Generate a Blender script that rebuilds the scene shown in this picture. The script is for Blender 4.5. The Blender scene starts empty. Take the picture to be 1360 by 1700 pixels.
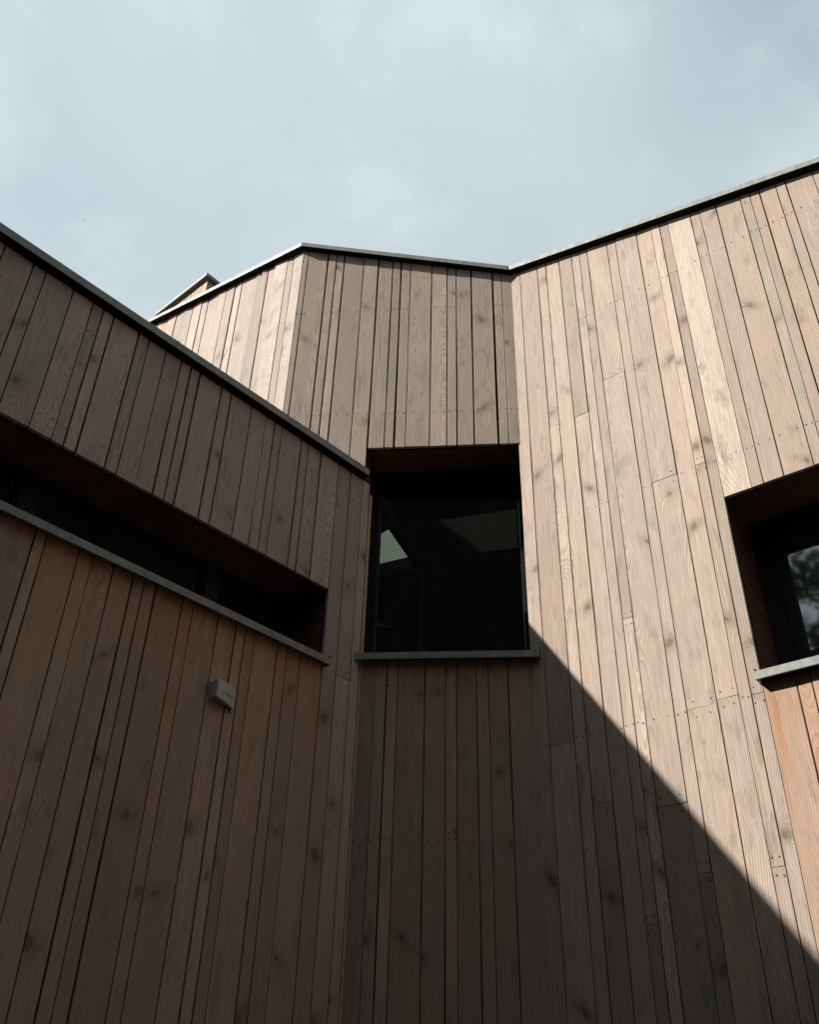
import bpy, bmesh, math, random
from mathutils import Vector, Matrix
from mathutils.geometry import tessellate_polygon
S = bpy.context.scene
COL = S.collection
rnd = random.Random(11)

# ------------------------------------------------------------------ camera
cam_data = bpy.data.cameras.new('camera')
cam = bpy.data.objects.new('camera', cam_data)
COL.objects.link(cam)
rt = Vector((0.99957936, -0.01656, 0.0238))
fw = Vector((0.0, 0.82098, 0.57096))
rl = math.radians(1.66197)
pt_ = math.radians(34.81625)
fw = Vector((0, math.cos(pt_), math.sin(pt_)))
r0 = Vector((1, 0, 0)); u0 = r0.cross(fw)
rt = r0*math.cos(rl) + u0*math.sin(rl)
up = -r0*math.sin(rl) + u0*math.cos(rl)
cam.matrix_world = Matrix(((rt.x, up.x, -fw.x, 0), (rt.y, up.y, -fw.y, 0), (rt.z, up.z, -fw.z, 1.6), (0, 0, 0, 1)))
cam_data.sensor_fit = 'VERTICAL'
cam_data.sensor_height = 36.0
cam_data.lens = 36.0*1562.37/1700.0
cam_data.clip_start = 0.05
cam_data.clip_end = 3000
S.camera = cam

# ------------------------------------------------------------------ light
SUN = Vector((-0.753, -0.205, 0.625)).normalized()
w = bpy.data.worlds.new('World'); S.world = w; w.use_nodes = True
nt = w.node_tree; nt.nodes.clear()
def N(t, typ, **kw):
    n = t.nodes.new(typ)
    for k, v in kw.items():
        if k == 'op': n.operation = v
        elif isinstance(k, str) and hasattr(n, k): setattr(n, k, v)
    return n
sky = nt.nodes.new('ShaderNodeTexSky'); sky.sky_type = 'NISHITA'; sky.sun_disc = False
sky.sun_elevation = math.asin(SUN.z); sky.sun_rotation = math.atan2(SUN.x, SUN.y)
sky.air_density = 1.0; sky.dust_density = 1.6; sky.ozone_density = 1.2
tc = nt.nodes.new('ShaderNodeTexCoord')
mp = nt.nodes.new('ShaderNodeMapping'); mp.inputs['Scale'].default_value = (1.0, 1.0, 1.5)
mp.inputs['Location'].default_value = (1.35, 0.9, 0.4); mp.inputs['Rotation'].default_value = (0, 0.5, 0.3)
nt.links.new(tc.outputs['Generated'], mp.inputs[0])
n1 = nt.nodes.new('ShaderNodeTexNoise'); n1.inputs['Scale'].default_value = 1.25; n1.inputs['Detail'].default_value = 5; n1.inputs['Roughness'].default_value = 0.42; n1.inputs['Distortion'].default_value = 0.35
n2 = nt.nodes.new('ShaderNodeTexNoise'); n2.inputs['Scale'].default_value = 6.0; n2.inputs['Detail'].default_value = 8; n2.inputs['Roughness'].default_value = 0.6
nt.links.new(mp.outputs[0], n1.inputs[0]); nt.links.new(mp.outputs[0], n2.inputs[0])
m1 = nt.nodes.new('ShaderNodeMapRange'); m1.inputs[1].default_value = 0.33; m1.inputs[2].default_value = 0.66; m1.inputs[3].default_value = 0.44; m1.inputs[4].default_value = 0.95
m2 = nt.nodes.new('ShaderNodeMapRange'); m2.inputs[1].default_value = 0.52; m2.inputs[2].default_value = 0.75; m2.inputs[3].default_value = 0.0; m2.inputs[4].default_value = 0.2
nt.links.new(n1.outputs[0], m1.inputs[0]); nt.links.new(n2.outputs[0], m2.inputs[0])
ad = nt.nodes.new('ShaderNodeMath'); ad.operation = 'ADD'; ad.use_clamp = True
nt.links.new(m1.outputs[0], ad.inputs[0]); nt.links.new(m2.outputs[0], ad.inputs[1])
dp = nt.nodes.new('ShaderNodeVectorMath'); dp.operation = 'DOT_PRODUCT'; dp.inputs[1].default_value = SUN
nt.links.new(tc.outputs['Generated'], dp.inputs[0])
gm_ = nt.nodes.new('ShaderNodeMapRange'); gm_.inputs[1].default_value = 0.15; gm_.inputs[2].default_value = 0.75; gm_.inputs[3].default_value = 0.0; gm_.inputs[4].default_value = 0.42
nt.links.new(dp.outputs['Value'], gm_.inputs[0])
ad2 = nt.nodes.new('ShaderNodeMath'); ad2.operation = 'ADD'; ad2.use_clamp = True
nt.links.new(ad.outputs[0], ad2.inputs[0]); nt.links.new(gm_.outputs[0], ad2.inputs[1])
mx = nt.nodes.new('ShaderNodeMixRGB'); mx.inputs[2].default_value = (4.75, 5.42, 5.7, 1)
nt.links.new(ad2.outputs[0], mx.inputs[0]); tt = nt.nodes.new('ShaderNodeMixRGB'); tt.blend_type = 'MULTIPLY'; tt.inputs[0].default_value = 1.0; tt.inputs[2].default_value = (0.95, 1.03, 0.94, 1)
nt.links.new(sky.outputs[0], tt.inputs[1]); nt.links.new(tt.outputs[0], mx.inputs[1])
bg = nt.nodes.new('ShaderNodeBackground'); bg.inputs[1].default_value = 0.0725
wo = nt.nodes.new('ShaderNodeOutputWorld')
nt.links.new(mx.outputs[0], bg.inputs[0]); nt.links.new(bg.outputs[0], wo.inputs[0])

sl = bpy.data.lights.new('sun', 'SUN'); sl.energy = 5.0; sl.angle = math.radians(0.65); sl.color = (1.0, 0.955, 0.905)
so = bpy.data.objects.new('sun', sl); COL.objects.link(so)
so.rotation_euler = SUN.to_track_quat('Z', 'Y').to_euler()
so.location = (-20, -5, 20)

S.view_settings.view_transform = 'Standard'; S.view_settings.look = 'None'
S.view_settings.exposure = 0.98; S.view_settings.gamma = 1.0

# ------------------------------------------------------------------ node helper
class NT:
    def __init__(s, name):
        s.m = bpy.data.materials.new(name); s.m.use_nodes = True
        s.t = s.m.node_tree; s.t.nodes.clear()
        s.out = s.t.nodes.new('ShaderNodeOutputMaterial')
    def new(s, typ, **kw):
        n = s.t.nodes.new(typ)
        for k, v in kw.items(): setattr(n, k, v)
        return n
    def put(s, sock, v):
        if isinstance(v, bpy.types.NodeSocket): s.t.links.new(v, sock)
        else: sock.default_value = v
    def math(s, op, a, b=0.0, c=0.0, clamp=False):
        n = s.new('ShaderNodeMath', operation=op, use_clamp=clamp)
        s.put(n.inputs[0], a); s.put(n.inputs[1], b)
        if len(n.inputs) > 2: s.put(n.inputs[2], c)
        return n.outputs[0]
    def attr(s, name):
        n = s.new('ShaderNodeAttribute', attribute_name=name); return n
    def sep(s, v):
        n = s.new('ShaderNodeSeparateXYZ'); s.put(n.inputs[0], v); return n.outputs
    def comb(s, x, y, z):
        n = s.new('ShaderNodeCombineXYZ')
        for i, v in enumerate((x, y, z)): s.put(n.inputs[i], v)
        return n.outputs[0]
    def noise(s, vec, scale=1, detail=3, rough=0.5, dist=0, color=False):
        n = s.new('ShaderNodeTexNoise'); s.put(n.inputs['Vector'], vec)
        n.inputs['Scale'].default_value = scale; n.inputs['Detail'].default_value = detail
        n.inputs['Roughness'].default_value = rough; n.inputs['Distortion'].default_value = dist
        return n.outputs[1 if color else 0]
    def mix(s, f, a, b, blend='MIX'):
        n = s.new('ShaderNodeMixRGB', blend_type=blend); s.put(n.inputs[0], f); s.put(n.inputs[1], a); s.put(n.inputs[2], b); return n.outputs[0]
    def mr(s, v, a, b, c=0.0, d=1.0, smooth=False):
        n = s.new('ShaderNodeMapRange'); s.put(n.inputs[0], v)
        if smooth: n.interpolation_type = 'SMOOTHSTEP'
        for i, q in enumerate((a, b, c, d)): s.put(n.inputs[i+1], q)
        return n.outputs[0]
    def principled(s, color, rough=0.7, spec=0.3, metal=0.0, normal=None):
        p = s.new('ShaderNodeBsdfPrincipled')
        s.put(p.inputs['Base Color'], color); s.put(p.inputs['Roughness'], rough)
        s.put(p.inputs['Metallic'], metal)
        p.inputs['Specular IOR Level'].default_value = spec
        if normal is not None: s.put(p.inputs['Normal'], normal)
        s.t.links.new(p.outputs[0], s.out.inputs[0]); return p
    def bump(s, h, strength=0.3, dist=0.002):
        n = s.new('ShaderNodeBump'); n.inputs['Strength'].default_value = strength; n.inputs['Distance'].default_value = dist
        s.put(n.inputs['Height'], h); return n.outputs[0]

def wood_material():
    m = NT('larch_boards')
    bl = m.attr('bl').outputs['Vector']; bt = m.attr('bt').outputs['Vector']; bc = m.attr('bc').outputs['Vector']
    x, z, seed = m.sep(bl)
    width, shelter, grey = m.sep(bt)
    r1, r2, r3 = m.sep(bc)
    # knots: 1-D cells along the board
    wv = m.math('ADD', m.math('MULTIPLY', z, 1.35), m.math('MULTIPLY', seed, 7.31))
    vo = m.new('ShaderNodeTexVoronoi', voronoi_dimensions='1D'); m.put(vo.inputs['W'], wv); vo.inputs['Scale'].default_value = 1.0
    dz0 = m.math('DIVIDE', m.math('SUBTRACT', wv, vo.outputs['W']), 1.35)
    ka, kb, kc = m.sep(vo.outputs['Color'])
    xk = m.math('MULTIPLY', m.math('SUBTRACT', ka, 0.5), m.math('MULTIPLY', width, 0.9))
    ex = m.math('SUBTRACT', x, xk)
    dz = m.math('ADD', dz0, m.math('MULTIPLY', ex, m.mr(kc, 0, 1, -0.9, 0.9)))
    exist = m.mr(kb, 0.56, 0.58)
    ksize = m.mr(m.math('FRACT', m.math('MULTIPLY', kc, 7.7)), 0, 1, 0.005, 0.023)
    wob = m.math('MULTIPLY', m.math('SUBTRACT', m.noise(m.comb(m.math('MULTIPLY', x, 30), m.math('MULTIPLY', z, 25), seed), 1, 2), 0.5), 0.02)
    sk = m.math('SQRT', m.math('ADD', m.math('POWER', m.math('ADD', ex, wob), 2.0), m.math('POWER', m.math('MULTIPLY', dz, 0.75), 2.0)))
    # influence on grain
    q = m.math('DIVIDE', sk, m.math('MULTIPLY', ksize, 3.2))
    infl = m.math('MULTIPLY', m.math('EXPONENT', m.math('MULTIPLY', m.math('POWER', q, 2.0), -1.0)), exist)
    # growth rings of a log sawn along z
    nz = m.math('SUBTRACT', m.noise(m.comb(m.math('MULTIPLY', x, 1.5), m.math('MULTIPLY', z, 1.25), seed), 1, 3, 0.45), 0.5)
    nz2 = m.math('SUBTRACT', m.noise(m.comb(m.math('MULTIPLY', x, 8), m.math('MULTIPLY', z, 3.0), m.math('ADD', seed, 5.5)), 1, 3, 0.5), 0.5)
    x0 = m.math('MULTIPLY', m.math('SUBTRACT', r3, 0.5), 0.30)
    px = m.math('ADD', m.math('SUBTRACT', x, x0), m.math('MULTIPLY', nz2, 0.02))
    py = m.math('ADD', m.math('MULTIPLY', nz, m.mr(r1, 0.35, 0.95, 0.05, 0.5)), m.mr(r2, 0, 1, 0.015, 0.055))
    rr = m.math('SQRT', m.math('ADD', m.math('POWER', px, 2.0), m.math('POWER', py, 2.0)))
    rr = m.math('ADD', rr, m.math('MULTIPLY', infl, 0.05))
    freq = m.mr(r2, 0, 1, 95, 150)
    ph = m.math('MULTIPLY', rr, freq)
    fr = m.math('FRACT', ph)
    late = m.math('POWER', fr, 2.2)
    late = m.math('MULTIPLY', late, m.mr(fr, 0.9, 1.0, 1.0, 0.0))
    fib = m.noise(m.comb(m.math('MULTIPLY', x, 300), m.math('MULTIPLY', z, 7), seed), 1, 3, 0.6)
    streak = m.noise(m.comb(m.math('MULTIPLY', x, 55), m.math('MULTIPLY', z, 1.2), m.math('ADD', seed, 3.3)), 1, 4, 0.55)
    blot = m.noise(m.comb(m.math('MULTIPLY', x, 7), m.math('MULTIPLY', z, 2.6), m.math('ADD', seed, 9.1)), 1, 4, 0.6)
    # colours
    pale = m.mix(r2, (0.45, 0.369, 0.307, 1), (0.418, 0.316, 0.252, 1))
    gry = m.mix(r1, (0.365, 0.303, 0.252, 1), (0.267, 0.218, 0.182, 1))
    gm = m.math('ADD', grey, m.math('MULTIPLY', m.math('SUBTRACT', blot, 0.5), 1.5), clamp=True)
    base = m.mix(gm, pale, gry)
    fresh = m.mix(streak, (0.36, 0.122, 0.04, 1), (0.41, 0.20, 0.09, 1))
    sh = m.math('MULTIPLY', shelter, m.mr(m.noise(m.comb(m.math('MULTIPLY', x, 26), m.math('MULTIPLY', z, 2.2), seed), 1, 3), 0.3, 0.66, 0.32, 1.05), clamp=True)
    base = m.mix(sh, base, fresh)
    # board to board value
    val = m.mr(m.sep(bc)[0], 0, 1, 0.72, 1.12)
    base = m.mix(1.0, base, m.comb(val, val, val), 'MULTIPLY')
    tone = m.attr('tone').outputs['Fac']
    base = m.mix(1.0, base, m.comb(tone, tone, m.math('MULTIPLY', tone, 0.97)), 'MULTIPLY')  # tone also carries shade put into the lower boards
    # grain
    gs = m.mr(r3, 0, 1, 0.5, 1.0)
    base = m.mix(m.math('MULTIPLY', late, gs), base, m.mix(gm, (0.20, 0.105, 0.055, 1), (0.115, 0.10, 0.085, 1)))
    base = m.mix(m.mr(fib, 0.38, 0.72, 0.0, 0.5), base, (0.16, 0.125, 0.095, 1))
    base = m.mix(m.mr(streak, 0.48, 0.75, 0.0, 0.42), base, (0.21, 0.17, 0.135, 1))
    # weather marks
    mark = m.noise(m.comb(m.math('MULTIPLY', x, 16), m.math('MULTIPLY', z, 5), m.math('ADD', seed, 1.7)), 1, 5, 0.65)
    base = m.mix(m.mr(mark, 0.55, 0.74, 0.0, 0.62), base, (0.105, 0.095, 0.08, 1))
    # feathered smudge beside some knots
    fe = m.math('EXPONENT', m.math('MULTIPLY', m.math('ADD', m.math('POWER', m.math('DIVIDE', dz, 0.034), 2.0), m.math('POWER', m.math('DIVIDE', ex, 0.06), 2.0)), -1.0))
    fe = m.math('MULTIPLY', m.math('MULTIPLY', fe, m.mr(kb, 0.66, 0.68)), m.mr(m.noise(m.comb(m.math('MULTIPLY', x, 160), m.math('MULTIPLY', z, 18), seed), 1, 3), 0.35, 0.65, 0.2, 0.85))
    base = m.mix(m.math('MULTIPLY', fe, 0.85), base, (0.10, 0.08, 0.06, 1))
    # knots
    halo = m.math('MULTIPLY', m.math('EXPONENT', m.math('MULTIPLY', m.math('POWER', m.math('DIVIDE', sk, m.math('MULTIPLY', ksize, 2.1)), 2.0), -1.0)), exist)
    base = m.mix(m.math('MULTIPLY', halo, 0.45), base, (0.17, 0.115, 0.075, 1))
    core = m.math('MULTIPLY', m.mr(m.math('DIVIDE', sk, ksize), 0.75, 1.05, 1.0, 0.0), exist)
    base = m.mix(m.math('MULTIPLY', core, 0.55), base, m.mix(kc, (0.12, 0.06, 0.03, 1), (0.06, 0.045, 0.035, 1)))
    h = m.math('ADD', m.math('MULTIPLY', late, 0.5), m.math('MULTIPLY', fib, 0.5))
    m.principled(base, m.mr(fib, 0, 1, 0.62, 0.85), 0.25, 0, m.bump(h, 0.35, 0.0012))
    return m.m
M = {}
M['wood'] = wood_material()

def simple(name, col, rough=0.6, spec=0.4, metal=0.0, nscale=0, namp=0.15, bump=0.0, stretch=(1, 1, 1)):
    m = NT(name)
    tcn = m.new('ShaderNodeTexCoord').outputs['Object']
    x, y, z = m.sep(tcn)
    v = m.comb(m.math('MULTIPLY', x, stretch[0]), m.math('MULTIPLY', y, stretch[1]), m.math('MULTIPLY', z, stretch[2]))
    n = m.noise(v, nscale or 5, 5, 0.6)
    f = m.mr(n, 0.3, 0.7, 1-namp, 1+namp)
    c = m.mix(1.0, (*col, 1), m.comb(f, f, f), 'MULTIPLY')
    m.principled(c, rough, spec, metal, m.bump(n, bump, 0.003) if bump else None)
    return m.m

def zinc_material():
    m = NT('zinc_sheet')
    g = m.new('ShaderNodeTexCoord').outputs['Object']
    n = m.noise(g, 14, 5, 0.65)
    n2 = m.noise(g, 90, 3, 0.6)
    x, y, z = m.sep(g)
    s_ = m.noise(m.comb(m.math('MULTIPLY', x, 26), m.math('MULTIPLY', y, 26), m.math('MULTIPLY', z, 14)), 1, 2, 0.4, 0.6)
    c = m.mix(m.mr(n, 0.3, 0.7), (0.088, 0.10, 0.094, 1), (0.145, 0.15, 0.137, 1))
    c = m.mix(m.mr(s_, 0.4, 0.65, 0, 0.4), c, (0.25, 0.235, 0.20, 1))
    c = m.mix(m.mr(n2, 0.55, 0.8, 0, 0.35), c, (0.07, 0.075, 0.07, 1))
    m.principled(c, m.mr(n, 0.3, 0.7, 0.5, 0.72), 0.4, 0.15, m.bump(s_, 0.25, 0.004))
    return m.m
M['zinc'] = zinc_material()
M['frame'] = simple('black_frame', (0.009, 0.0095, 0.0095), 0.6, 0.15, 0, 8, 0.2)
M['sashpaint'] = simple('grey_sash', (0.35, 0.35, 0.32), 0.5, 0.4)
M['dark'] = simple('membrane_and_shade', (0.012, 0.009, 0.007), 0.9, 0.1)
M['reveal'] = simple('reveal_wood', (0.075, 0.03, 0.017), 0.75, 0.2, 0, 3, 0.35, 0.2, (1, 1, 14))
M['nail'] = simple('nail_head', (0.035, 0.028, 0.024), 0.45, 0.4, 0.4)
M['steel'] = simple('steel_nail', (0.55, 0.53, 0.5), 0.35, 0.5, 0.9)
M['plastic'] = simple('grey_plastic', (0.30, 0.31, 0.285), 0.5, 0.35, 0, 30, 0.07)
M['slit'] = simple('slit_dark', (0.03, 0.03, 0.028), 0.8, 0.1)
M['roof'] = simple('roof_felt', (0.06, 0.06, 0.06), 0.9, 0.1, 0, 4, 0.2)
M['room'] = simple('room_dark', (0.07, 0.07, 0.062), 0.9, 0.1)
M['plaster'] = simple('plaster', (0.62, 0.64, 0.55), 0.9, 0.1, 0, 3, 0.05)
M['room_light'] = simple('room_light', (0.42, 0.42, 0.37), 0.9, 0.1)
M['render'] = simple('dark_render', (0.05, 0.045, 0.04), 0.9, 0.1, 0, 3, 0.2, 0.2)
M['ground'] = simple('gravel_paving', (0.05, 0.046, 0.042), 0.9, 0.2, 0, 60, 0.35, 0.5)
M['bark'] = simple('bark', (0.09, 0.07, 0.05), 0.9, 0.1, 0, 8, 0.3, 0.6, (1, 1, 0.2))
M['bird'] = simple('dark_feathers', (0.03, 0.03, 0.032), 0.8, 0.1)

def glass(name, tint, refl, rough=0.0, ior=1.5):
    m = NT(name)
    tr = m.new('ShaderNodeBsdfTransparent'); tr.inputs[0].default_value = (*tint, 1)
    gl = m.new('ShaderNodeBsdfGlossy'); gl.inputs['Roughness'].default_value = rough
    gl.inputs['Color'].default_value = (0.92, 0.97, 1.0, 1)
    n = m.noise(m.new('ShaderNodeTexCoord').outputs['Object'], 1.3, 2, 0.5)
    m.put(gl.inputs['Normal'], m.bump(n, 0.12, 0.02))
    fz = m.new('ShaderNodeLayerWeight'); fz.inputs[0].default_value = 0.5
    f = m.math('ADD', m.math('MULTIPLY', m.math('POWER', fz.outputs['Facing'], 5.0), 0.9), refl+0.07, clamp=True)
    mxs = m.new('ShaderNodeMixShader'); m.put(mxs.inputs[0], f)
    m.t.links.new(tr.outputs[0], mxs.inputs[1]); m.t.links.new(gl.outputs[0], mxs.inputs[2])
    m.t.links.new(mxs.outputs[0], m.out.inputs[0])
    return m.m
M['glass'] = glass('window_glass', (0.44, 0.46, 0.39), 0.0, 0.012)
M['ribbon_glass'] = glass('ribbon_glass', (0.8, 0.84, 0.77), 0.0)
M['glass_coated'] = glass('coated_glass', (0.25, 0.27, 0.25), 0.16, 0.035)
def opal():
    m = NT('opal_sheet'); t = m.new('ShaderNodeBsdfTranslucent'); t.inputs[0].default_value = (0.008, 0.0088, 0.0075, 1)
    m.t.links.new(t.outputs[0], m.out.inputs[0]); return m.m
M['opal'] = opal()
def leaf_mat():
    m = NT('leaves')
    oi = m.attr('lc').outputs['Fac']
    c = m.mix(oi, (0.035, 0.06, 0.018, 1), (0.09, 0.12, 0.035, 1))
    m.principled(c, 0.55, 0.3); return m.m
M['leaf'] = leaf_mat()

# ------------------------------------------------------------------ object helpers
def link_mesh(name, bm, mats, parent=None, label=None, smooth=False):
    me = bpy.data.meshes.new(name); bm.to_mesh(me); bm.free()
    for k in (mats if isinstance(mats, (list, tuple)) else [mats]): me.materials.append(M[k])
    if smooth:
        for p_ in me.polygons: p_.use_smooth = True
    o = bpy.data.objects.new(name, me); COL.objects.link(o)
    if parent is not None:
        o.parent = parent
        base = Vector((0, 0, 0)); q = parent
        while q is not None: base += q.location; q = q.parent
        for v in me.vertices: v.co -= base
    if label: o['label'] = label
    return o
def thing(name, label, cat, loc, group=None):
    o = bpy.data.objects.new(name, None); COL.objects.link(o); o.location = loc; o.empty_display_size = 0.2
    o['label'] = label; o['category'] = cat
    if group: o['group'] = group
    return o
def tag(o, label, cat, group=None):
    o['label'] = label; o['category'] = cat
    if group: o['group'] = group
    return o

class Wall:
    """vertical plane: origin P (z=0), unit vector e along it, n pointing out to the courtyard"""
    def __init__(s, P, e, n): s.P = Vector(P); s.e = Vector(e); s.n = Vector(n)
    def pt(s, u, z, off=0.0): return s.P + s.e*u + s.n*off + Vector((0, 0, z))
def box(bm, W, u0, u1, z0, z1, o0, o1, mat=0):
    """box in wall coordinates; z0/z1 may be (left,right) pairs"""
    z0 = z0 if isinstance(z0, tuple) else (z0, z0); z1 = z1 if isinstance(z1, tuple) else (z1, z1)
    c = [W.pt(u0, z0[0], o0), W.pt(u1, z0[1], o0), W.pt(u1, z1[1], o0), W.pt(u0, z1[0], o0),
         W.pt(u0, z0[0], o1), W.pt(u1, z0[1], o1), W.pt(u1, z1[1], o1), W.pt(u0, z1[0], o1)]
    v = [bm.verts.new(p) for p in c]
    for f in ((0, 3, 2, 1), (4, 5, 6, 7), (0, 1, 5, 4), (1, 2, 6, 5), (2, 3, 7, 6), (3, 0, 4, 7)):
        fc = bm.faces.new([v[i] for i in f]); fc.material_index = mat
    return v
def prism(bm, poly, z0f, z1f, mat=0):
    """plan polygon [(x,y)..] between heights z0f(x,y) and z1f(x,y)"""
    a = [bm.verts.new((x, y, z0f(x, y))) for x, y in poly]; b = [bm.verts.new((x, y, z1f(x, y))) for x, y in poly]
    n = len(poly)
    bm.faces.new(a[::-1]).material_index = mat; bm.faces.new(b).material_index = mat
    for i in range(n): bm.faces.new((a[i], a[(i+1) % n], b[(i+1) % n], b[i])).material_index = mat

TH = 0.021
def boards(name, W, segs, parent, label, gap=0.005, nails=(), backing=True, jit=0.0015, tilt=0.0012):
    """segs: list of dict(u0,u1,z0,z1(l,r),grey,shelter=[(z_edge,strength,scale)..],joints=[z..])"""
    bm = bmesh.new()
    L1 = bm.verts.layers.float_vector.new('bl'); L2 = bm.verts.layers.float_vector.new('bt'); L3 = bm.verts.layers.float_vector.new('bc'); L4 = bm.verts.layers.float.new('tone')
    for s in segs:
        js = sorted(s.get('joints', []))
        zb = s['z0'] if isinstance(s['z0'], tuple) else (s['z0'], s['z0'])
        zt = s['z1'] if isinstance(s['z1'], tuple) else (s['z1'], s['z1'])
        ext = s.get('ext', 0.0)
        pieces = []; lo = zb
        for j in js:
            pieces.append((lo, (j-0.0012, j-0.0012))); lo = (j+0.0012, j+0.0012)
        pieces.append((lo, zt))
        gp = s.get('gap', gap)
        g0 = gp*s.get('gl', rnd.uniform(0.35, 1.6))/2; g1 = gp*rnd.uniform(0.35, 1.6)/2
        for lo, hi in pieces:
            seed = rnd.uniform(0, 100)
            c1, c2, c3 = rnd.random(), rnd.random(), rnd.random()
            if 'c1' in s: c1 = s['c1']
            u0, u1 = s['u0']+g0, s['u1']-g1
            d = rnd.uniform(-jit, jit); tl = rnd.uniform(-tilt, tilt)
            grey = s['grey'] + rnd.uniform(-0.26, 0.26)
            sv = rnd.uniform(0.5, 1.05); sw = rnd.uniform(0.6, 1.3)
            if rnd.random() < 0.1: grey += 0.3
            uc = (u0+u1)/2; ch = 0.0016
            # cut points along z so sheltered colour can vary along the board
            H0, H1 = min(lo), max(hi)
            zs = [0.0]
            marks = []
            for (ze, st, sc) in s.get('shelter', []):
                for k in (0.01, 0.5, 1.0, 1.6, 2.4): marks.append(ze - sc*k)
            hgt = H1-H0
            for q in sorted(marks):
                t = (q-H0)/hgt
                if 0.01 < t < 0.99: zs.append(t)
            k = 0.3+rnd.random()*0.1
            while k < hgt-0.1:
                zs.append(k/hgt); k += rnd.uniform(0.25, 0.5)
            zs = sorted(zs); zs.append(1.0)
            rings = []
            for t in zs:
                za = lo[0]+(hi[0]-lo[0])*t; zc = lo[1]+(hi[1]-lo[1])*t
                wb = math.sin(t*3.1+seed)*0.0008 + rnd.uniform(-0.0006, 0.0006); wc = wb + rnd.uniform(-0.0007, 0.0007)
                da = rnd.uniform(-0.0006, 0.0006); dc = rnd.uniform(-0.0006, 0.0006)
                prof = [(u0+wb, -TH), (u0+wb, d-ch+da), (u0+wb+ch, d+tl+da), (u1+wc-ch, d-tl+dc), (u1+wc, d-tl-ch+dc), (u1+wc, -TH)]
                rg = []
                for (uu, oo) in prof:
                    k = (uu-u0)/(u1-u0); zz = za+(zc-za)*k
                    v = bm.verts.new(W.pt(uu, zz, oo))
                    v[L1] = Vector((uu-uc, zz, seed))
                    sh = 0.0
                    for (ze, st, sc) in s.get('shelter', []):
                        sh = max(sh, st*sv*math.exp(-max(0, ze-zz)/(sc*sw)) if ze-zz > -0.05 else 0)
                    v[L2] = Vector((u1-u0, min(1, sh), grey))
                    v[L3] = Vector((c1, c2, c3)); v[L4] = s.get('tone', 1.0)
                    rg.append(v)
                rings.append(rg)
            for a, b in zip(rings, rings[1:]):
                for i in range(5): bm.faces.new((a[i], a[i+1], b[i+1], b[i]))
            bm.faces.new(rings[0][::-1]); bm.faces.new(rings[-1])
            # nails
            wd = s['u1']-s['u0']
            rows = [z for z in nails if H0+0.03 < z < H1-0.03]
            for j in js:
                for z in (j-0.035, j+0.035):
                    if H0 < z < H1: rows.append(z)
            for z in rows:
                if callable(z): continue
                for k in (0.22, 0.78):
                    uu = s['u0']+wd*k+rnd.uniform(-0.006, 0.006)*wd/0.08; zz = z+rnd.uniform(-0.005, 0.005)
                    rad = rnd.uniform(0.0034, 0.0046)
                    vs = [bm.verts.new(W.pt(uu+rad*math.cos(q*math.pi/3), zz+rad*math.sin(q*math.pi/3), d+0.0022)) for q in range(6)]
                    f = bm.faces.new(vs); f.material_index = 3 if rnd.random() < 0.0 else 2
        if backing:
            lo, hi = zb, zt
            vs = [bm.verts.new(p) for p in (W.pt(s['u0'], lo[0], -TH-0.012), W.pt(s['u1'], lo[1], -TH-0.012), W.pt(s['u1'], hi[1]+ext, -TH-0.012), W.pt(s['u0'], hi[0]+ext, -TH-0.012))]
            bm.faces.new(vs).material_index = 1
    o = link_mesh(name, bm, ['wood', 'dark', 'nail', 'steel'], parent, label)
    return o

# ------------------------------------------------------------------ the planes of the place
KP = (-0.22324, 4.44205, 0)
LW = Wall(KP, (0.68116, 0.73213, 0), (0.73213, -0.68116, 0))
CW = Wall(KP, (0.99520, -0.09785, 0), (-0.09785, -0.99520, 0))
CR = CW.pt(0.8779, 0)
RW = Wall(CR, (0.77746, -0.62893, 0), (-0.62893, -0.77746, 0))
aF = math.radians(41.2)
FW = Wall(CW.pt(-0.592, 0), (-math.cos(aF), math.sin(aF), 0), (-math.sin(aF), -math.cos(aF), 0))
GR = (-0.2324, 0.1198)
def roofz(x, y): return 6.2984 + GR[0]*x + GR[1]*y + 0.002
def rz_on(W, u, off=0.0):
    p = W.pt(u, 0, off); return roofz(p.x, p.y)

B = thing('timber_building', 'tall timber-clad building with folded board walls and sloping roof edge, beyond the low wing', 'building', (CR.x, CR.y, 0))
B.location = (CR.x, CR.y, 0)

# centre wall
def segs_from(W, edges, z0, z1, grey, shelter=(), joints={}, colors={}):
    out = []
    for i, (a, b) in enumerate(zip(edges, edges[1:])):
        zt = z1
        if callable(z1): zt = (z1(a), z1(b))
        s = dict(ext=0.05 if (callable(z1) or z1 > 4.8) and z1 != 5.155 else 0.0, u0=a, u1=b, z0=z0, z1=zt, grey=grey, shelter=list(shelter), joints=[j for (uu, j) in joints if a < uu < b] if joints else [])
        if i in colors: s.update(colors[i])
        out.append(s)
    return out
GP = 0.042
topC = lambda u: rz_on(CW, u) - GP
topR = lambda u: rz_on(RW, u) - GP
topF = lambda u: rz_on(FW, u) - GP
CN = (6.345, 5.425, 3.60, 2.834)
cs = []
cs += segs_from(CW, [-0.592, -0.553, -0.408, -0.346, -0.2915, -0.1485, -0.0435], 4.6, topC, 0.50, [(6.9, .35, .06)])
cs += segs_from(CW, [-0.0435, 0.058, 0.118, 0.185, 0.3335, 0.4385, 0.5015, 0.6025, 0.7485, 0.8115, 0.892], 5.155, topC, 0.55, [(6.75, .35, .06)])
cs += segs_from(CW, [-0.012, 0.075, 0.1325, 0.1895, 0.3295, 0.4335, 0.4885, 0.5893, 0.6496, 0.749, 0.892], 0.05, 3.742, 0.42, [(3.73, 1.35, .5)])
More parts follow.
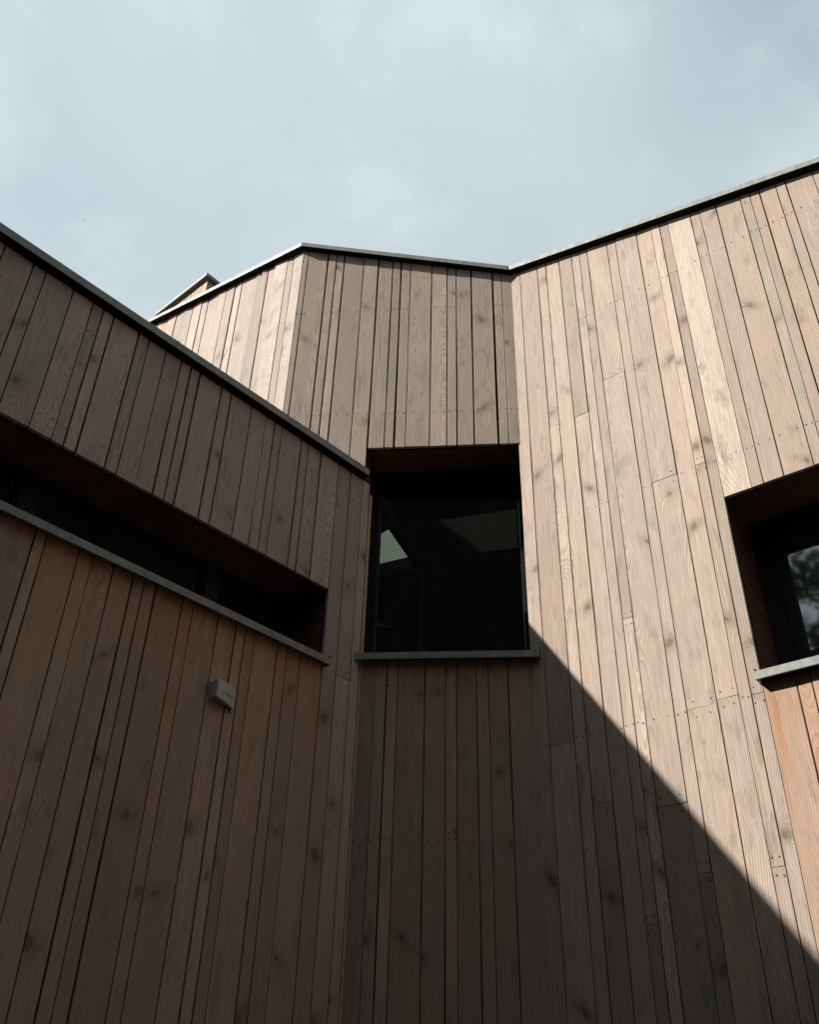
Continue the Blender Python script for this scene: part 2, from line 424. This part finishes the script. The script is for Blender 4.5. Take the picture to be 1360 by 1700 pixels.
for s in cs:
    s['tone'] = 0.94 if s['z0'] != 0.05 else 0.80  # boards below the window darkened: the yard's shade put into their colour
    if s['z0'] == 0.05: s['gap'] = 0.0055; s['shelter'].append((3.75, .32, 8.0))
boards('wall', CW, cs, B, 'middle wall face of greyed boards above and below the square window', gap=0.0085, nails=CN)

RJ = [(0.6016, 5.341), (0.2357, 5.164), (0.413, 5.165), (0.8358, 4.52), (1.035, 4.526), (0.8356, 3.276), (0.9581, 3.291), (0.5481, 3.806), (0.1447, 3.2545), (0.3166, 2.95), (0.7348, 2.593), (0.4899, 2.4245), (1.0306, 2.576), (0.62, 2.882), (0.034, 5.139), (1.095, 3.275)]
Re = [-0.014, 0.0655, 0.2012, 0.2665, 0.3655, 0.4575, 0.5135, 0.5695, 0.708, 0.7665, 0.9055, 1.0035, 1.0575, 1.112]
rs = segs_from(RW, Re, 0.05, topR, 0.20, [(6.4, .5, .03)], RJ)
for s in rs:
    s['shelter'] = [(max(s['z1'])+0.0, .55, .035)]
grs = {7: 0.05, 10: .05}
R2 = [1.112, 1.249, 1.3065, 1.4025, 1.542, 1.5965, 1.650, 1.7407, 1.7935, 1.9337, 2.02, 2.13, 2.19, 2.30, 2.40, 2.46, 2.6]
rt_ = segs_from(RW, R2, 4.284, topR, 0.16)
for s in rt_: s['shelter'] = [(max(s['z1'])+0.0, .55, .035)]
rt_[4]['grey'] = 0.6; rs[12]['grey'] = 0.5
R3 = [1.112, 1.249, 1.31, 1.402, 1.54, 1.60, 1.70, 1.79, 1.93, 2.02, 2.13, 2.19, 2.30, 2.40, 2.46, 2.6]
rb = segs_from(RW, R3, 0.05, 3.315, 0.05, [(3.33, 1.1, .9)])
R4 = [2.6, 2.68, 2.80, 2.9, 3.04, 3.1, 3.2, 3.3, 3.36, 3.5, 3.6, 3.7, 3.8, 3.9, 4.0, 4.1, 4.2]
rf = segs_from(RW, R4, 0.05, topR, 0.2)
boards('wall', RW, rs+rt_+rb+rf, B, 'sunlit pale wall face on the right with a diagonal shadow', gap=0.0040, nails=(5.91, 4.515, 3.272))

Fe = [0.0, 0.109, 0.170, 0.305, 0.39, 0.453, 0.514, 0.694, 0.784, 0.893, 0.986, 1.131, 1.204, 1.331, 1.442, 1.56, 1.69, 1.83, 1.90, 2.03, 2.12, 2.25, 2.4, 2.5, 2.62]
fs = segs_from(FW, Fe, 4.6, topF, 0.35)
for s in fs: s['shelter'] = [(max(s['z1']), .55, .045)]
boards('wall', FW, fs, B, 'narrow sunlit wall face turned away on the left of the roof corner', gap=0.005, nails=(6.35,), jit=0.0045, tilt=0.0055)

# copings: one mitred length per wall face, all on the roof plane
def line_pt(W1, W2, off1, off2):
    """plan intersection of the two wall lines pushed out by off"""
    p = W1.pt(0, 0, off1); q = W2.pt(0, 0, off2); e, f = W1.e, W2.e
    den = e.x*f.y - e.y*f.x; d = q-p
    t = (d.x*f.y - d.y*f.x)/den
    return p + e*t
def coping(a_out, b_out, b_in, a_in, zf, h, parent, n_seams, label=None):
    bm = bmesh.new()
    prism(bm, [(p.x, p.y) for p in (a_out, b_out, b_in, a_in)], lambda x, y: zf(x, y)-h, zf)
    # thin folded seams between sheet lengths
    for t, wd in n_seams:
        p0 = a_out.lerp(b_out, t); p1 = a_out.lerp(b_out, t+wd/(b_out-a_out).length)
        dr = (b_out-a_out).normalized(); nn = Vector((dr.y, -dr.x, 0))
        if nn.dot(a_out-a_in) < 0: nn = -nn
        qs = [p0, p1, p1+nn*0.0018, p0+nn*0.0018]
        prism(bm, [(p.x, p.y) for p in qs], lambda x, y: zf(x, y)-h-0.001, lambda x, y: zf(x, y)+0.0015)
    bmesh.ops.recalc_face_normals(bm, faces=bm.faces)
    for f in bm.faces:
        if f.normal.z < -0.8: f.material_index = 1  # zinc underside coloured black, its shade painted in
    return link_mesh('coping', bm, ['zinc', 'dark'], parent, label)
OO, OI = 0.047, -0.22
Fe_o = FW.pt(2.62, 0, OO); Fe_i = FW.pt(2.62, 0, OI)
FC_o = line_pt(FW, CW, OO, OO); FC_i = line_pt(FW, CW, OI, OI)
CR_o = line_pt(CW, RW, OO, OO); CR_i = line_pt(CW, RW, OI, OI)
Re_o = RW.pt(4.2, 0, OO); Re_i = RW.pt(4.2, 0, OI)
HC = 0.037
coping(Fe_o, FC_o, FC_i, Fe_i, roofz, HC, B, [(0.8, .012)])
coping(FC_o, CR_o, CR_i, FC_i, roofz, HC, B, [(0.70, .012)])
coping(CR_o, Re_o, Re_i, CR_i, roofz, HC, B, [(0.385, .012), (0.8, .012)])

# roof slab with invented openings, seen as pale patches in the square window
def roof_slab(outer, hole, zf, parent, mat='roof'):
    bm = bmesh.new()
    loops = [[Vector((x, y, 0)) for x, y in l] for l in [outer]+list(hole)]
    flat = [p for l in loops for p in l]
    from mathutils.geometry import delaunay_2d_cdt
    ed = []; k = 0
    for l in loops:
        ed += [(k+i, k+(i+1) % len(l)) for i in range(len(l))]; k += len(l)
    vv, _, tris, *_r = delaunay_2d_cdt([p.to_2d() for p in flat], ed, [], 0, 1e-5)
    def inside(p, l):
        c = False; j = len(l)-1
        for i in range(len(l)):
            if (l[i].y > p.y) != (l[j].y > p.y) and p.x < (l[j].x-l[i].x)*(p.y-l[i].y)/(l[j].y-l[i].y)+l[i].x: c = not c
            j = i
        return c
    keep = []
    for t in tris:
        c = (vv[t[0]]+vv[t[1]]+vv[t[2]])/3
        if inside(c, loops[0]) and not any(inside(c, l) for l in loops[1:]): keep.append(t)
    tris = keep; flat = vv
    for dz in (-0.05, -0.25):
        vs = [bm.verts.new((p.x, p.y, zf(p.x, p.y)+dz)) for p in flat]
        for t in tris: bm.faces.new([vs[i] for i in t])
    for hl in hole:
        n = len(hl)
        for i in range(n):
            (x0, y0), (x1, y1) = hl[i], hl[(i+1) % n]
            bm.faces.new([bm.verts.new(p) for p in ((x0, y0, zf(x0, y0)-.05), (x1, y1, zf(x1, y1)-.05), (x1, y1, zf(x1, y1)-.25), (x0, y0, zf(x0, y0)-.25))])
    return link_mesh('roof', bm, mat, parent)
def cam_ray(x, y):
    return (fw*1562.37 + rt*(x-680) - up*(y-850)).normalized()
HOLE = [(-0.327, 8.411), (-0.214, 8.219), (0.098, 9.068), (-0.359, 9.561)]
HOLE2 = [(0.154, 7.886), (1.002, 7.202), (1.132, 8.183), (0.741, 8.50)]
back = 11.4
outer = [(Fe_i.x, Fe_i.y), (FC_i.x, FC_i.y), (CR_i.x, CR_i.y), (Re_i.x, Re_i.y), (6.5, 5.0), (6.5, back), (Fe_i.x, back)]
roof_slab(outer, [HOLE, HOLE2], roofz, B)

# ------------------------------------------------------------------ windows
def bar_frame(bm, W, u0, u1, z0, z1, o0, o1, wl, wr, wb, wt, mat=0):
    box(bm, W, u0, u0+wl, z0, z1, o0, o1, mat); box(bm, W, u1-wr, u1, z0, z1, o0, o1, mat)
    box(bm, W, u0+wl, u1-wr, z0, z0+wb, o0, o1, mat); box(bm, W, u0+wl, u1-wr, z1-wt, z1, o0, o1, mat)
def reveal(bm, W, u0, u1, z0, z1, depth, t=0.02, left=True, right=True):
    f = -TH-0.013
    nb = 3
    # soffit in planks
    for k in range(nb):
        a = f-(depth+f)*k/nb; b = f-(depth+f)*(k+1)/nb
        box(bm, W, u0-t, u1+t, z1, z1+t, b+0.0015, a-0.0015)
    box(bm, W, u0-t, u1+t, z0-t, z0, -depth-0.08, f)
    if left: box(bm, W, u0-t, u0, z0, z1, -depth, f)
    if right: box(bm, W, u1, u1+t, z0, z1, -depth, f)
def sill(W, u0, u1, ztop, zbot, off, depth, parent, up_l=True, up_r=True, notch=True):
    bm = bmesh.new()
    box(bm, W, u0, u1, (zbot, zbot), (ztop, ztop), off-0.0025, off)          # front lip
    # sloping top sheet
    v = [W.pt(u0, ztop, off-0.0025), W.pt(u1, ztop, off-0.0025), W.pt(u1, ztop+0.02, -depth), W.pt(u0, ztop+0.02, -depth)]
    lo = [p-Vector((0, 0, 0.003)) for p in v]
    vv = [bm.verts.new(p) for p in lo+v]
    for f in ((0, 3, 2, 1), (4, 5, 6, 7), (0, 1, 5, 4), (1, 2, 6, 5), (2, 3, 7, 6), (3, 0, 4, 7)): bm.faces.new([vv[i] for i in f])
    # drip return under the lip
    box(bm, W, u0, u1, zbot, zbot+0.002, off-0.014, off-0.0027)
    for flag, ua, ub in ((up_l, u0-0.0022, u0), (up_r, u1, u1+0.0022)):
        if flag:
            box(bm, W, ua, ub, zbot, ztop+0.014, 0.0025, off)
            box(bm, W, ua-0.002, ub+0.002, ztop+0.0125, ztop+0.0145, 0.003, off-0.006)
    return link_mesh('sill', bm, 'zinc', parent)
def pane(W, u0, u1, z0, z1, off, parent, mat='glass'):
    bm = bmesh.new(); box(bm, W, u0, u1, z0, z1, off-0.012, off)
    bm2 = bmesh.new()
    vs = [bm2.verts.new(W.pt(a, b, off)) for a, b in ((u0, z0), (u1, z0), (u1, z1), (u0, z1))]
    bm2.faces.new(vs); bm.free()
    return link_mesh('pane', bm2, mat, parent)

# square middle window
bm = bmesh.new(); DC = 0.255
bar_frame(bm, CW, -0.04, 0.876, 3.79, 5.153, -DC-0.07, -DC, 0.026, 0.008, 0.06, 0.03)
bar_frame(bm, CW, -0.0135, 0.8675, 3.8505, 5.1225, -DC-0.06, -DC-0.012, 0.02, 0.008, 0.03, 0.02)
winC = link_mesh('window', bm, 'frame', B, 'square dark window under the middle of the roof')
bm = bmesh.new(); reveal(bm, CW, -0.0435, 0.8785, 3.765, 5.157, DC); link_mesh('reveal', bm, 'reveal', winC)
pane(CW, 0.0065, 0.8595, 3.8805, 5.1025, -DC-0.035, winC)
sill(CW, -0.038, 0.909, 3.765, 3.729, 0.05, DC, winC)
# casement swung inwards, hinged on the left
hz0, hz1 = 3.86, 5.04
HG = CW.pt(0.0, 0, -DC-0.085)
d_ = cam_ray(703, 930); t_ = (hz1-1.6)/d_.z
free = Vector((0, 0, 1.6)) + d_*t_
ev = Vector((free.x-HG.x, free.y-HG.y, 0)); ln = ev.length; ev.normalize()
SW = Wall((HG.x, HG.y, 0), ev, (ev.y, -ev.x, 0))
bm = bmesh.new(); bar_frame(bm, SW, 0, ln, hz0, hz1, -0.018, 0.018, 0.012, 0.035, 0.05, 0.035)
sash = link_mesh('sash', bm, 'sashpaint', winC, 'casement standing open into the room')

# long ribbon window in the low wing comes further down; right hand window
bm = bmesh.new(); DR = 0.30
bar_frame(bm, RW, 1.114, 2.60, 3.365, 4.282, -DR-0.09, -DR, 0.075, 0.07, 0.13, 0.10)
bar_frame(bm, RW, 1.191, 2.528, 3.497, 4.180, -DR-0.07, -DR-0.02, 0.055, 0.055, 0.06, 0.075)
winR = link_mesh('window', bm, 'frame', B, 'window cut off by the right edge, sky and branches mirrored in it')
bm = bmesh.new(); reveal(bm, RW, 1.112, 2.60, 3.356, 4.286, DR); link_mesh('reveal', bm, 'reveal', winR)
pane(RW, 1.246, 2.473, 3.557, 4.105, -DR-0.045, winR, 'glass_coated')
sill(RW, 1.1035, 2.61, 3.352, 3.316, 0.05, DR, winR)

# rooms behind the glass
bm = bmesh.new()
def quad(bm, pts, mat=0):
    f = bm.faces.new([bm.verts.new(p) for p in pts]); f.material_index = mat; return f
xl, xr, yb = -0.65, 5.2, 11.0
zt = 5.9
quad(bm, [(xl, 4.75, 2.9), (3.0, 4.75, 2.9), (xr, 4.75, 2.9), (xr, yb, 2.9), (xl, yb, 2.9)])
quad(bm, [(xl, yb, 2.9), (xr, yb, 2.9), (xr, yb, 7.4), (xl, yb, 7.4)])
quad(bm, [(xl, 4.8, 2.9), (xl, yb, 2.9), (xl, yb, 8.2), (xl, 4.8, 7.2)])
quad(bm, [(1.35, 4.6, 2.9), (1.35, yb, 2.9), (1.35, yb, 7.4), (1.35, 4.6, 6.6)])
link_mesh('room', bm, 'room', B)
for hl, mt in ((HOLE, 'glass'), (HOLE2, 'opal')):  # made-up roof openings, added for the pale patches behind the pane
    bm = bmesh.new()
    vs = [bm.verts.new((x, y, roofz(x, y)-0.14)) for x, y in hl]; bm.faces.new(vs)
    link_mesh('added_rooflight', bm, mt, B)

# ------------------------------------------------------------------ low wing
Wg = thing('low_wing', 'low timber-clad wing with a flat roof edge and a long ribbon window, on the left', 'building', (KP[0]-1.2, KP[1]-1.3, 0))
ZL = 4.918
Le0 = [-6.9, -6.75, -6.68, -6.5, -6.36, -6.3, -6.2, -6.05, -5.95, -5.8, -5.7, -5.62, -5.5, -5.38, -5.3, -5.2, -5.1, -5.0, -4.86, -4.8, -4.66, -4.55, -4.42, -4.3, -4.23, -4.1, -4.0, -3.88, -3.8, -3.66, -3.55, -3.42, -3.36, -3.22, -3.1, -3.02, -2.9, -2.8, -2.73, -2.62, -2.5, -2.42]
Le = Le0 + [-2.319, -2.179, -2.119, -1.981, -1.8775, -1.820, -1.763, -1.6215, -1.563, -1.4635, -1.371, -1.3105, -1.255, -1.1165, -1.053, -0.9155, -0.8155, -0.755, -0.701, -0.5600, -0.503, -0.4075, -0.270]
Ll = Le0 + [-2.319, -2.179, -2.119, -1.981, -1.8276, -1.775, -1.6315, -1.569, -1.4695, -1.3725, -1.3165, -1.2567, -1.1143, -1.055, -0.9165, -0.8165, -0.759, -0.7015, -0.5610, -0.502, -0.4115, -0.2695]
ls = segs_from(LW, Le, 4.05, ZL-0.052, 0.72, [(4.9, .5, .045)])
ls += segs_from(LW, Ll, 0.05, 3.632, 0.36, [(3.63, 1.5, .48)])
ls += segs_from(LW, [-0.270, -0.1735, -0.0780, -0.014, 0.012], 0.05, ZL-0.052, 0.5, [(4.9, .5, .045)], [(-0.12, 3.603)])
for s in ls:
    if s['z0'] == 0.05 and s['z1'] != ZL-0.052: s['tone'] = 0.88; s['shelter'].append((3.64, .38, 8.0))  # lower boards toned down to paint in the dimmer light there
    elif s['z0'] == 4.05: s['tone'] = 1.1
ls[-1]['grey'] = 0.0; ls[-1]['z1'] = 4.80; ls[-1]['gl'] = 0.05; ls[-2]['grey'] = 0.3
ls[-1]['shelter'] = [(4.86, .75, 6.0)]
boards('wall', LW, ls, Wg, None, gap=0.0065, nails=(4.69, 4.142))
bm = bmesh.new(); box(bm, LW, -0.0815, -0.0765, 3.60, 3.735, -0.004, 0.0012)
link_mesh('saw_cut', bm, 'dark', Wg)
Lo0 = LW.pt(-6.9, 0, 0.05); Lo1 = LW.pt(-0.078, 0, 0.05); Li1 = LW.pt(-0.02, 0, -0.3); Li0 = LW.pt(-6.9, 0, -0.3)
coping(Lo0, Lo1, Li1, Li0, lambda x, y: ZL, 0.045, Wg, [(0.55, .012), (0.80, .012), (0.30, .012)])
# wing end wall, back and roof
bm = bmesh.new()
e0 = LW.pt(-6.9, 0, -0.02); e1 = LW.pt(-6.9, 0, -4.2); e2 = FW.pt(2.6, 0, 0.02); e3 = FW.pt(0.05, 0, 0.02); e4 = LW.pt(-0.02, 0, -0.04)
quad(bm, [e0, e1, e1+Vector((0, 0, ZL)), e0+Vector((0, 0, ZL))])
quad(bm, [e1, e2, e2+Vector((0, 0, ZL)), e1+Vector((0, 0, ZL))])
link_mesh('end_wall', bm, 'render', Wg)
bm = bmesh.new()
prism(bm, [(p.x, p.y) for p in (LW.pt(-6.88, 0, -0.28), LW.pt(-0.25, 0, -0.28), CW.pt(-0.45, 0, 0.03), FW.pt(0.1, 0, 0.03), e2, e1)], lambda x, y: ZL-0.18, lambda x, y: ZL-0.05)
link_mesh('roof', bm, 'roof', Wg)
# ribbon window
DL = 0.275; U0 = -6.6; U1 = -0.272
bm = bmesh.new()
bar_frame(bm, LW, U0, U1, 3.664, 4.048, -DL-0.07, -DL, 0.05, 0.05, 0.02, 0.014)
mull = [-5.85, -4.85, -3.80, -2.80, -1.79, -0.80]
for u in mull: box(bm, LW, u-0.041, u+0.041, 3.684, 4.034, -DL-0.06, -DL+0.004)
cells = []
edges = [U0+0.05] + [q for u in mull for q in (u-0.041, u+0.041)] + [U1-0.05]
for a, b in zip(edges[0::2], edges[1::2]):
    bar_frame(bm, LW, a+0.0005, b-0.0005, 3.6845, 4.0335, -DL-0.05, -DL-0.012, 0.014, 0.014, 0.014, 0.012); cells.append((a+0.0145, b-0.0145))
winL = link_mesh('window', bm, 'frame', Wg, 'long narrow ribbon window of dark panes')
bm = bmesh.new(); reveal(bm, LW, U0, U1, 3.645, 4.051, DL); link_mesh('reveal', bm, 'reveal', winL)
for a, b in cells: pane(LW, a, b, 3.699, 4.021, -DL-0.03, winL, 'ribbon_glass')
sill(LW, U0-0.01, -0.2635, 3.643, 3.607, 0.05, DL, winL)
bm = bmesh.new()
a0, a1 = LW.pt(-6.7, 0, -0.345), LW.pt(-0.2, 0, -0.345); b0, b1 = LW.pt(-6.7, 0, -3.2), LW.pt(-0.45, 0, -0.8)
V = Vector
quad(bm, [b0+V((0, 0, 2.5)), b1+V((0, 0, 2.5)), b1+V((0, 0, 4.7)), b0+V((0, 0, 4.7))])
quad(bm, [a0+V((0, 0, 4.7)), a1+V((0, 0, 4.7)), b1+V((0, 0, 4.7)), b0+V((0, 0, 4.7))])
quad(bm, [a0+V((0, 0, 2.5)), a1+V((0, 0, 2.5)), b1+V((0, 0, 2.5)), b0+V((0, 0, 2.5))])
quad(bm, [a1+V((0, 0, 2.5)), b1+V((0, 0, 2.5)), b1+V((0, 0, 4.7)), a1+V((0, 0, 4.7))])
quad(bm, [a0+V((0, 0, 2.5)), b0+V((0, 0, 2.5)), b0+V((0, 0, 4.7)), a0+V((0, 0, 4.7))])
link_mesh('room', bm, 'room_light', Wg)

# ------------------------------------------------------------------ roof volume at the back
tip = Vector((-2.6229, 8.0, 10.7272))
lft = Vector((-3.4736, 8.8628, 10.8883)); rgt = Vector((-2.4496, 8.13, 10.6713))
rgt = tip + (rgt-tip)*4.0; lft = tip+(lft-tip)*1.0
RV = thing('roof_turret', 'small wood-clad roof volume with a pointed corner peeking over the roof edge', 'roof volume', (tip.x, tip.y, 0))
def dirw(a, b):
    e = Vector((b.x-a.x, b.y-a.y, 0)); l = e.length; e.normalize(); return e, l
eL, lL = dirw(tip, lft); eR, lR = dirw(tip, rgt)
slL = (lft.z-tip.z)/lL; slR = (rgt.z-tip.z)/lR
def facing(e):
    n = Vector((e.y, -e.x, 0))
    return n if n.dot(Vector((0, 0, 0))-tip) > 0 else -n
inL, inR = 0.055, 0.055
nL, nR = facing(eL), facing(eR)
TL = Wall(line_pt(Wall((tip.x, tip.y, 0), eL, nL), Wall((tip.x, tip.y, 0), eR, nR), -inL, -inR), eL, nL)
TR = Wall(TL.P, eR, nR)
zL = lambda u: tip.z + slL*u - 0.03
zR = lambda u: tip.z + slR*u - 0.03
tl = segs_from(TL, [0, .1, .2, .26, .36, .46, .52, .62, .74, .8, .9, 1.0, 1.1, 1.2], 7.6, zL, 0.0, [(11, .6, 3)])
boards('wall', TL, tl, RV, None, 0.006)
tr_ = segs_from(TR, [0, .1, .2, .26, .36, .46, .52, .62, .74, .82], 7.6, zR, 0.0, [(11, .6, 3)])
boards('wall', TR, tr_, RV, None, 0.006)
def cop2(Wl, l, sl_, seam, other_n):
    bm = bmesh.new()
    o0 = 0.0
    A = tip.copy(); A.z = 0; Bq = A + Wl.e*l; Ci = Bq - Wl.n*0.3; Di = TL.P - (nL+nR).normalized()*0.28
    def zf(x, y): return tip.z + sl_*((Vector((x, y, 0))-A).dot(Wl.e))
    prism(bm, [(p.x, p.y) for p in (A, Bq, Ci, Di)], lambda x, y: zf(x, y)-0.05, zf)
    bmesh.ops.recalc_face_normals(bm, faces=bm.faces)
    link_mesh('coping', bm, 'zinc', RV)
cop2(TL, lL, slL, 0, nR); cop2(TR, lR, slR, 0, nL)

# ------------------------------------------------------------------ sensor box on the low wing
SB = thing('sensor_box', 'small pale grey plastic box with a slit, screwed to the boards below the ribbon window', 'sensor box', LW.pt(-0.84, 3.215, 0.0))
bm = bmesh.new()
ua, ub, za, zb = -0.905, -0.772, 3.222, 3.305
nst = 12
def dep(t): return 0.010 + 0.042*math.cos(t*math.pi/2)**0.8
rows_ = []
for (zk, sc, bul) in ((za, 1.0, 0), (za+0.006, 1.0, 0.002), ((za+zb)/2, 1.0, 0.003), (zb-0.006, 1.0, 0.002), (zb, 1.0, 0)):
    rows_.append([bm.verts.new(LW.pt(ua+(ub-ua)*i/nst, zk - 0.012*math.sin(math.pi*i/nst*0.5)*(1 if zk < (za+zb)/2 else 0.0), dep(i/nst)*sc+bul)) for i in range(nst+1)])
backv = [[bm.verts.new(LW.pt(ua+(ub-ua)*i/nst, za if k == 0 else zb, 0.002)) for i in range(nst+1)] for k in (0, 1)]
for a, b in zip(rows_, rows_[1:]):
    for i in range(nst): bm.faces.new((a[i], a[i+1], b[i+1], b[i]))
for i in range(nst):
    bm.faces.new((backv[0][i], backv[0][i+1], rows_[0][i+1], rows_[0][i])); bm.faces.new((rows_[-1][i], rows_[-1][i+1], backv[1][i+1], backv[1][i]))
for i in (0, nst):
    bm.faces.new([backv[0][i]]+[r[i] for r in rows_]+[backv[1][i]])
bmesh.ops.recalc_face_normals(bm, faces=bm.faces)
bmesh.ops.bevel(bm, geom=[e for e in bm.edges if len(e.link_faces) == 2 and e.calc_face_angle(0) > 0.9], offset=0.0025, segments=2, affect='EDGES')
link_mesh('casing', bm, 'plastic', SB)
bm = bmesh.new()
pr = []
for i in range(1, nst):
    t = i/nst
    if t < 0.12 or t > 0.95: continue
    u = ua+(ub-ua)*t; zz = za+0.030
    thk = 0.0022*math.sin(math.pi*(t-0.1)/0.86)
    pr.append((bm.verts.new(LW.pt(u, zz-thk, dep(t)+0.0035)), bm.verts.new(LW.pt(u, zz+thk, dep(t)+0.0036))))
for a, b in zip(pr, pr[1:]): bm.faces.new((a[0], b[0], b[1], a[1]))
link_mesh('slit', bm, 'slit', SB)
bm = bmesh.new(); box(bm, LW, ub-0.016, ub-0.006, za-0.022, za-0.010, 0.0025, 0.012); link_mesh('latch', bm, 'plastic', SB)
bm = bmesh.new()
for (us, zs_) in ((ua+0.012, zb-0.012),):
    vs = [bm.verts.new(LW.pt(us+0.0032*math.cos(q*math.pi/5), zs_+0.0032*math.sin(q*math.pi/5), dep(0.09)+0.0032)) for q in range(10)]
    bm.faces.new(vs)
link_mesh('screw', bm, 'nail', SB)

# ------------------------------------------------------------------ around the courtyard (mirrored in the panes, shading the yard)
OB = thing('opposite_building', 'dark rendered building across the yard, mirrored in the square window', 'building', (-0.8, -5.5, 0))
bm = bmesh.new()
prism(bm, [(-3.3, -4.6), (1.6, -4.6), (1.6, -8), (-3.3, -8)], lambda x, y: 0, lambda x, y: 13.0)
bmesh.ops.recalc_face_normals(bm, faces=bm.faces)
link_mesh('wall', bm, 'render', OB)

def ground():
    bm = bmesh.new()
    n = 24; R_ = 900
    def g(i): t = (i/n*2-1); return math.copysign(abs(t)**3, t)*R_
    vs = [[bm.verts.new((g(i), g(j), 0)) for j in range(n+1)] for i in range(n+1)]
    for i in range(n):
        for j in range(n): bm.faces.new((vs[i][j], vs[i+1][j], vs[i+1][j+1], vs[i][j+1]))
    o = link_mesh('ground', bm, 'ground'); o['kind'] = 'structure'
ground()
bm = bmesh.new()
pe = RW.pt(4.2, 0, 0)
prism(bm, [(pe.x, pe.y), (4.6, -1.9), (5.2, -1.9), (pe.x+.8, pe.y+.3)], lambda x, y: 0, lambda x, y: 5.3)  # unseen closure added to block sky light from the right
bmesh.ops.recalc_face_normals(bm, faces=bm.faces)
link_mesh('side_shade_wall', bm, 'render', B)
YW = thing('yard_shade_wall', 'unseen dark wall added behind the viewer to keep light off the yard', 'wall', (0, -1.4, 0))
bm = bmesh.new()
prism(bm, [(-5.0, -0.75), (5.2, -1.9), (5.2, -2.2), (-5.0, -1.05)], lambda x, y: 0, lambda x, y: 6.2)  # added blocker, its height set to darken the lower boards
bmesh.ops.recalc_face_normals(bm, faces=bm.faces)
link_mesh('wall', bm, 'render', YW)

def tree(loc, h, rad, seed, label):
    rg = random.Random(seed)
    T = thing('broadleaf_tree', label, 'tree', loc, 'trees across the yard, mirrored in the glass')
    bm = bmesh.new()
    def limb(p0, p1, r0_, r1_, k=7):
        d = (p1-p0).normalized(); a = d.orthogonal().normalized(); b = d.cross(a)
        A = [bm.verts.new(p0+(a*math.cos(t*2*math.pi/k)+b*math.sin(t*2*math.pi/k))*r0_) for t in range(k)]
        Bq = [bm.verts.new(p1+(a*math.cos(t*2*math.pi/k)+b*math.sin(t*2*math.pi/k))*r1_) for t in range(k)]
        for i in range(k): bm.faces.new((A[i], A[(i+1) % k], Bq[(i+1) % k], Bq[i]))
    L0 = Vector(loc); tips = []
    limb(L0, L0+V((0, 0, h*.45)), .22, .15); limb(L0+V((0, 0, h*.45)), L0+V((rg.uniform(-.3, .3), 0, h*.85)), .15, .05)
    for i in range(20):
        a = rg.uniform(0, 2*math.pi); z0 = h*rg.uniform(.35, .85); l = rad*rg.uniform(.6, 1.0)*(1.1-z0/h*.6)
        p0 = L0+V((0, 0, z0)); p1 = p0+V((math.cos(a)*l*.6, math.sin(a)*l*.6, l*.45)); p2 = p1+V((math.cos(a+.3)*l*.5, math.sin(a+.3)*l*.5, l*.1))
        limb(p0, p1, .06, .03, 5); limb(p1, p2, .03, .012, 4); tips += [p1, p1.lerp(p2, .5), p2]
    link_mesh('trunk', bm, 'bark', T)
    bm = bmesh.new(); lay = bm.verts.layers.float.new('lc')
    for tp in tips:
        for c in range(4):
            cc = tp+V((rg.gauss(0, .32), rg.gauss(0, .32), rg.gauss(0, .26)))
            sh = rg.random()
            for q in range(22):
                p = cc+V((rg.gauss(0, .2), rg.gauss(0, .2), rg.gauss(0, .12)))
                a = V((rg.uniform(-1, 1), rg.uniform(-1, 1), rg.uniform(-.6, .6))).normalized(); b = a.orthogonal().normalized()
                s_ = rg.uniform(.05, .11)
                vs = [bm.verts.new(p+a*s_), bm.verts.new(p+b*s_*.55), bm.verts.new(p-a*s_), bm.verts.new(p-b*s_*.55)]
                for v in vs: v[lay] = sh*.7+rg.random()*.3
                bm.faces.new(vs)
    link_mesh('crown', bm, 'leaf', T)
tree((-9.5, -4.4, 0), 14.5, 3.2, 3, 'tall leafy tree nearest the yard, branches crossing the mirrored sky')
tree((-14.5, -11.0, 0), 15.5, 3.4, 8, 'leafy tree standing further back behind the nearer one')

# small bird far up in the sky
BD = Vector((-48.38, 88.33, 112.76))
bm = bmesh.new()
def fl(pts): bm.faces.new([bm.verts.new(BD+Vector(p)*0.17) for p in pts])
fl([(-1, 0, 0), (-.25, .1, .18), (0.1, .05, .05), (-.3, -.12, .12)])
fl([(1.1, 0, .05), (.3, .12, .2), (0.0, .05, .05), (.3, -.12, .14)])
bmesh.ops.solidify(bm, geom=bm.faces[:], thickness=0.03)
bmesh.ops.create_icosphere(bm, subdivisions=2, radius=1, matrix=Matrix.Translation(BD) @ Matrix.Diagonal((.04, .12, .04, 1)))
tag(link_mesh('bird', bm, 'bird'), 'tiny dark bird flying high in the pale sky on the left', 'bird')
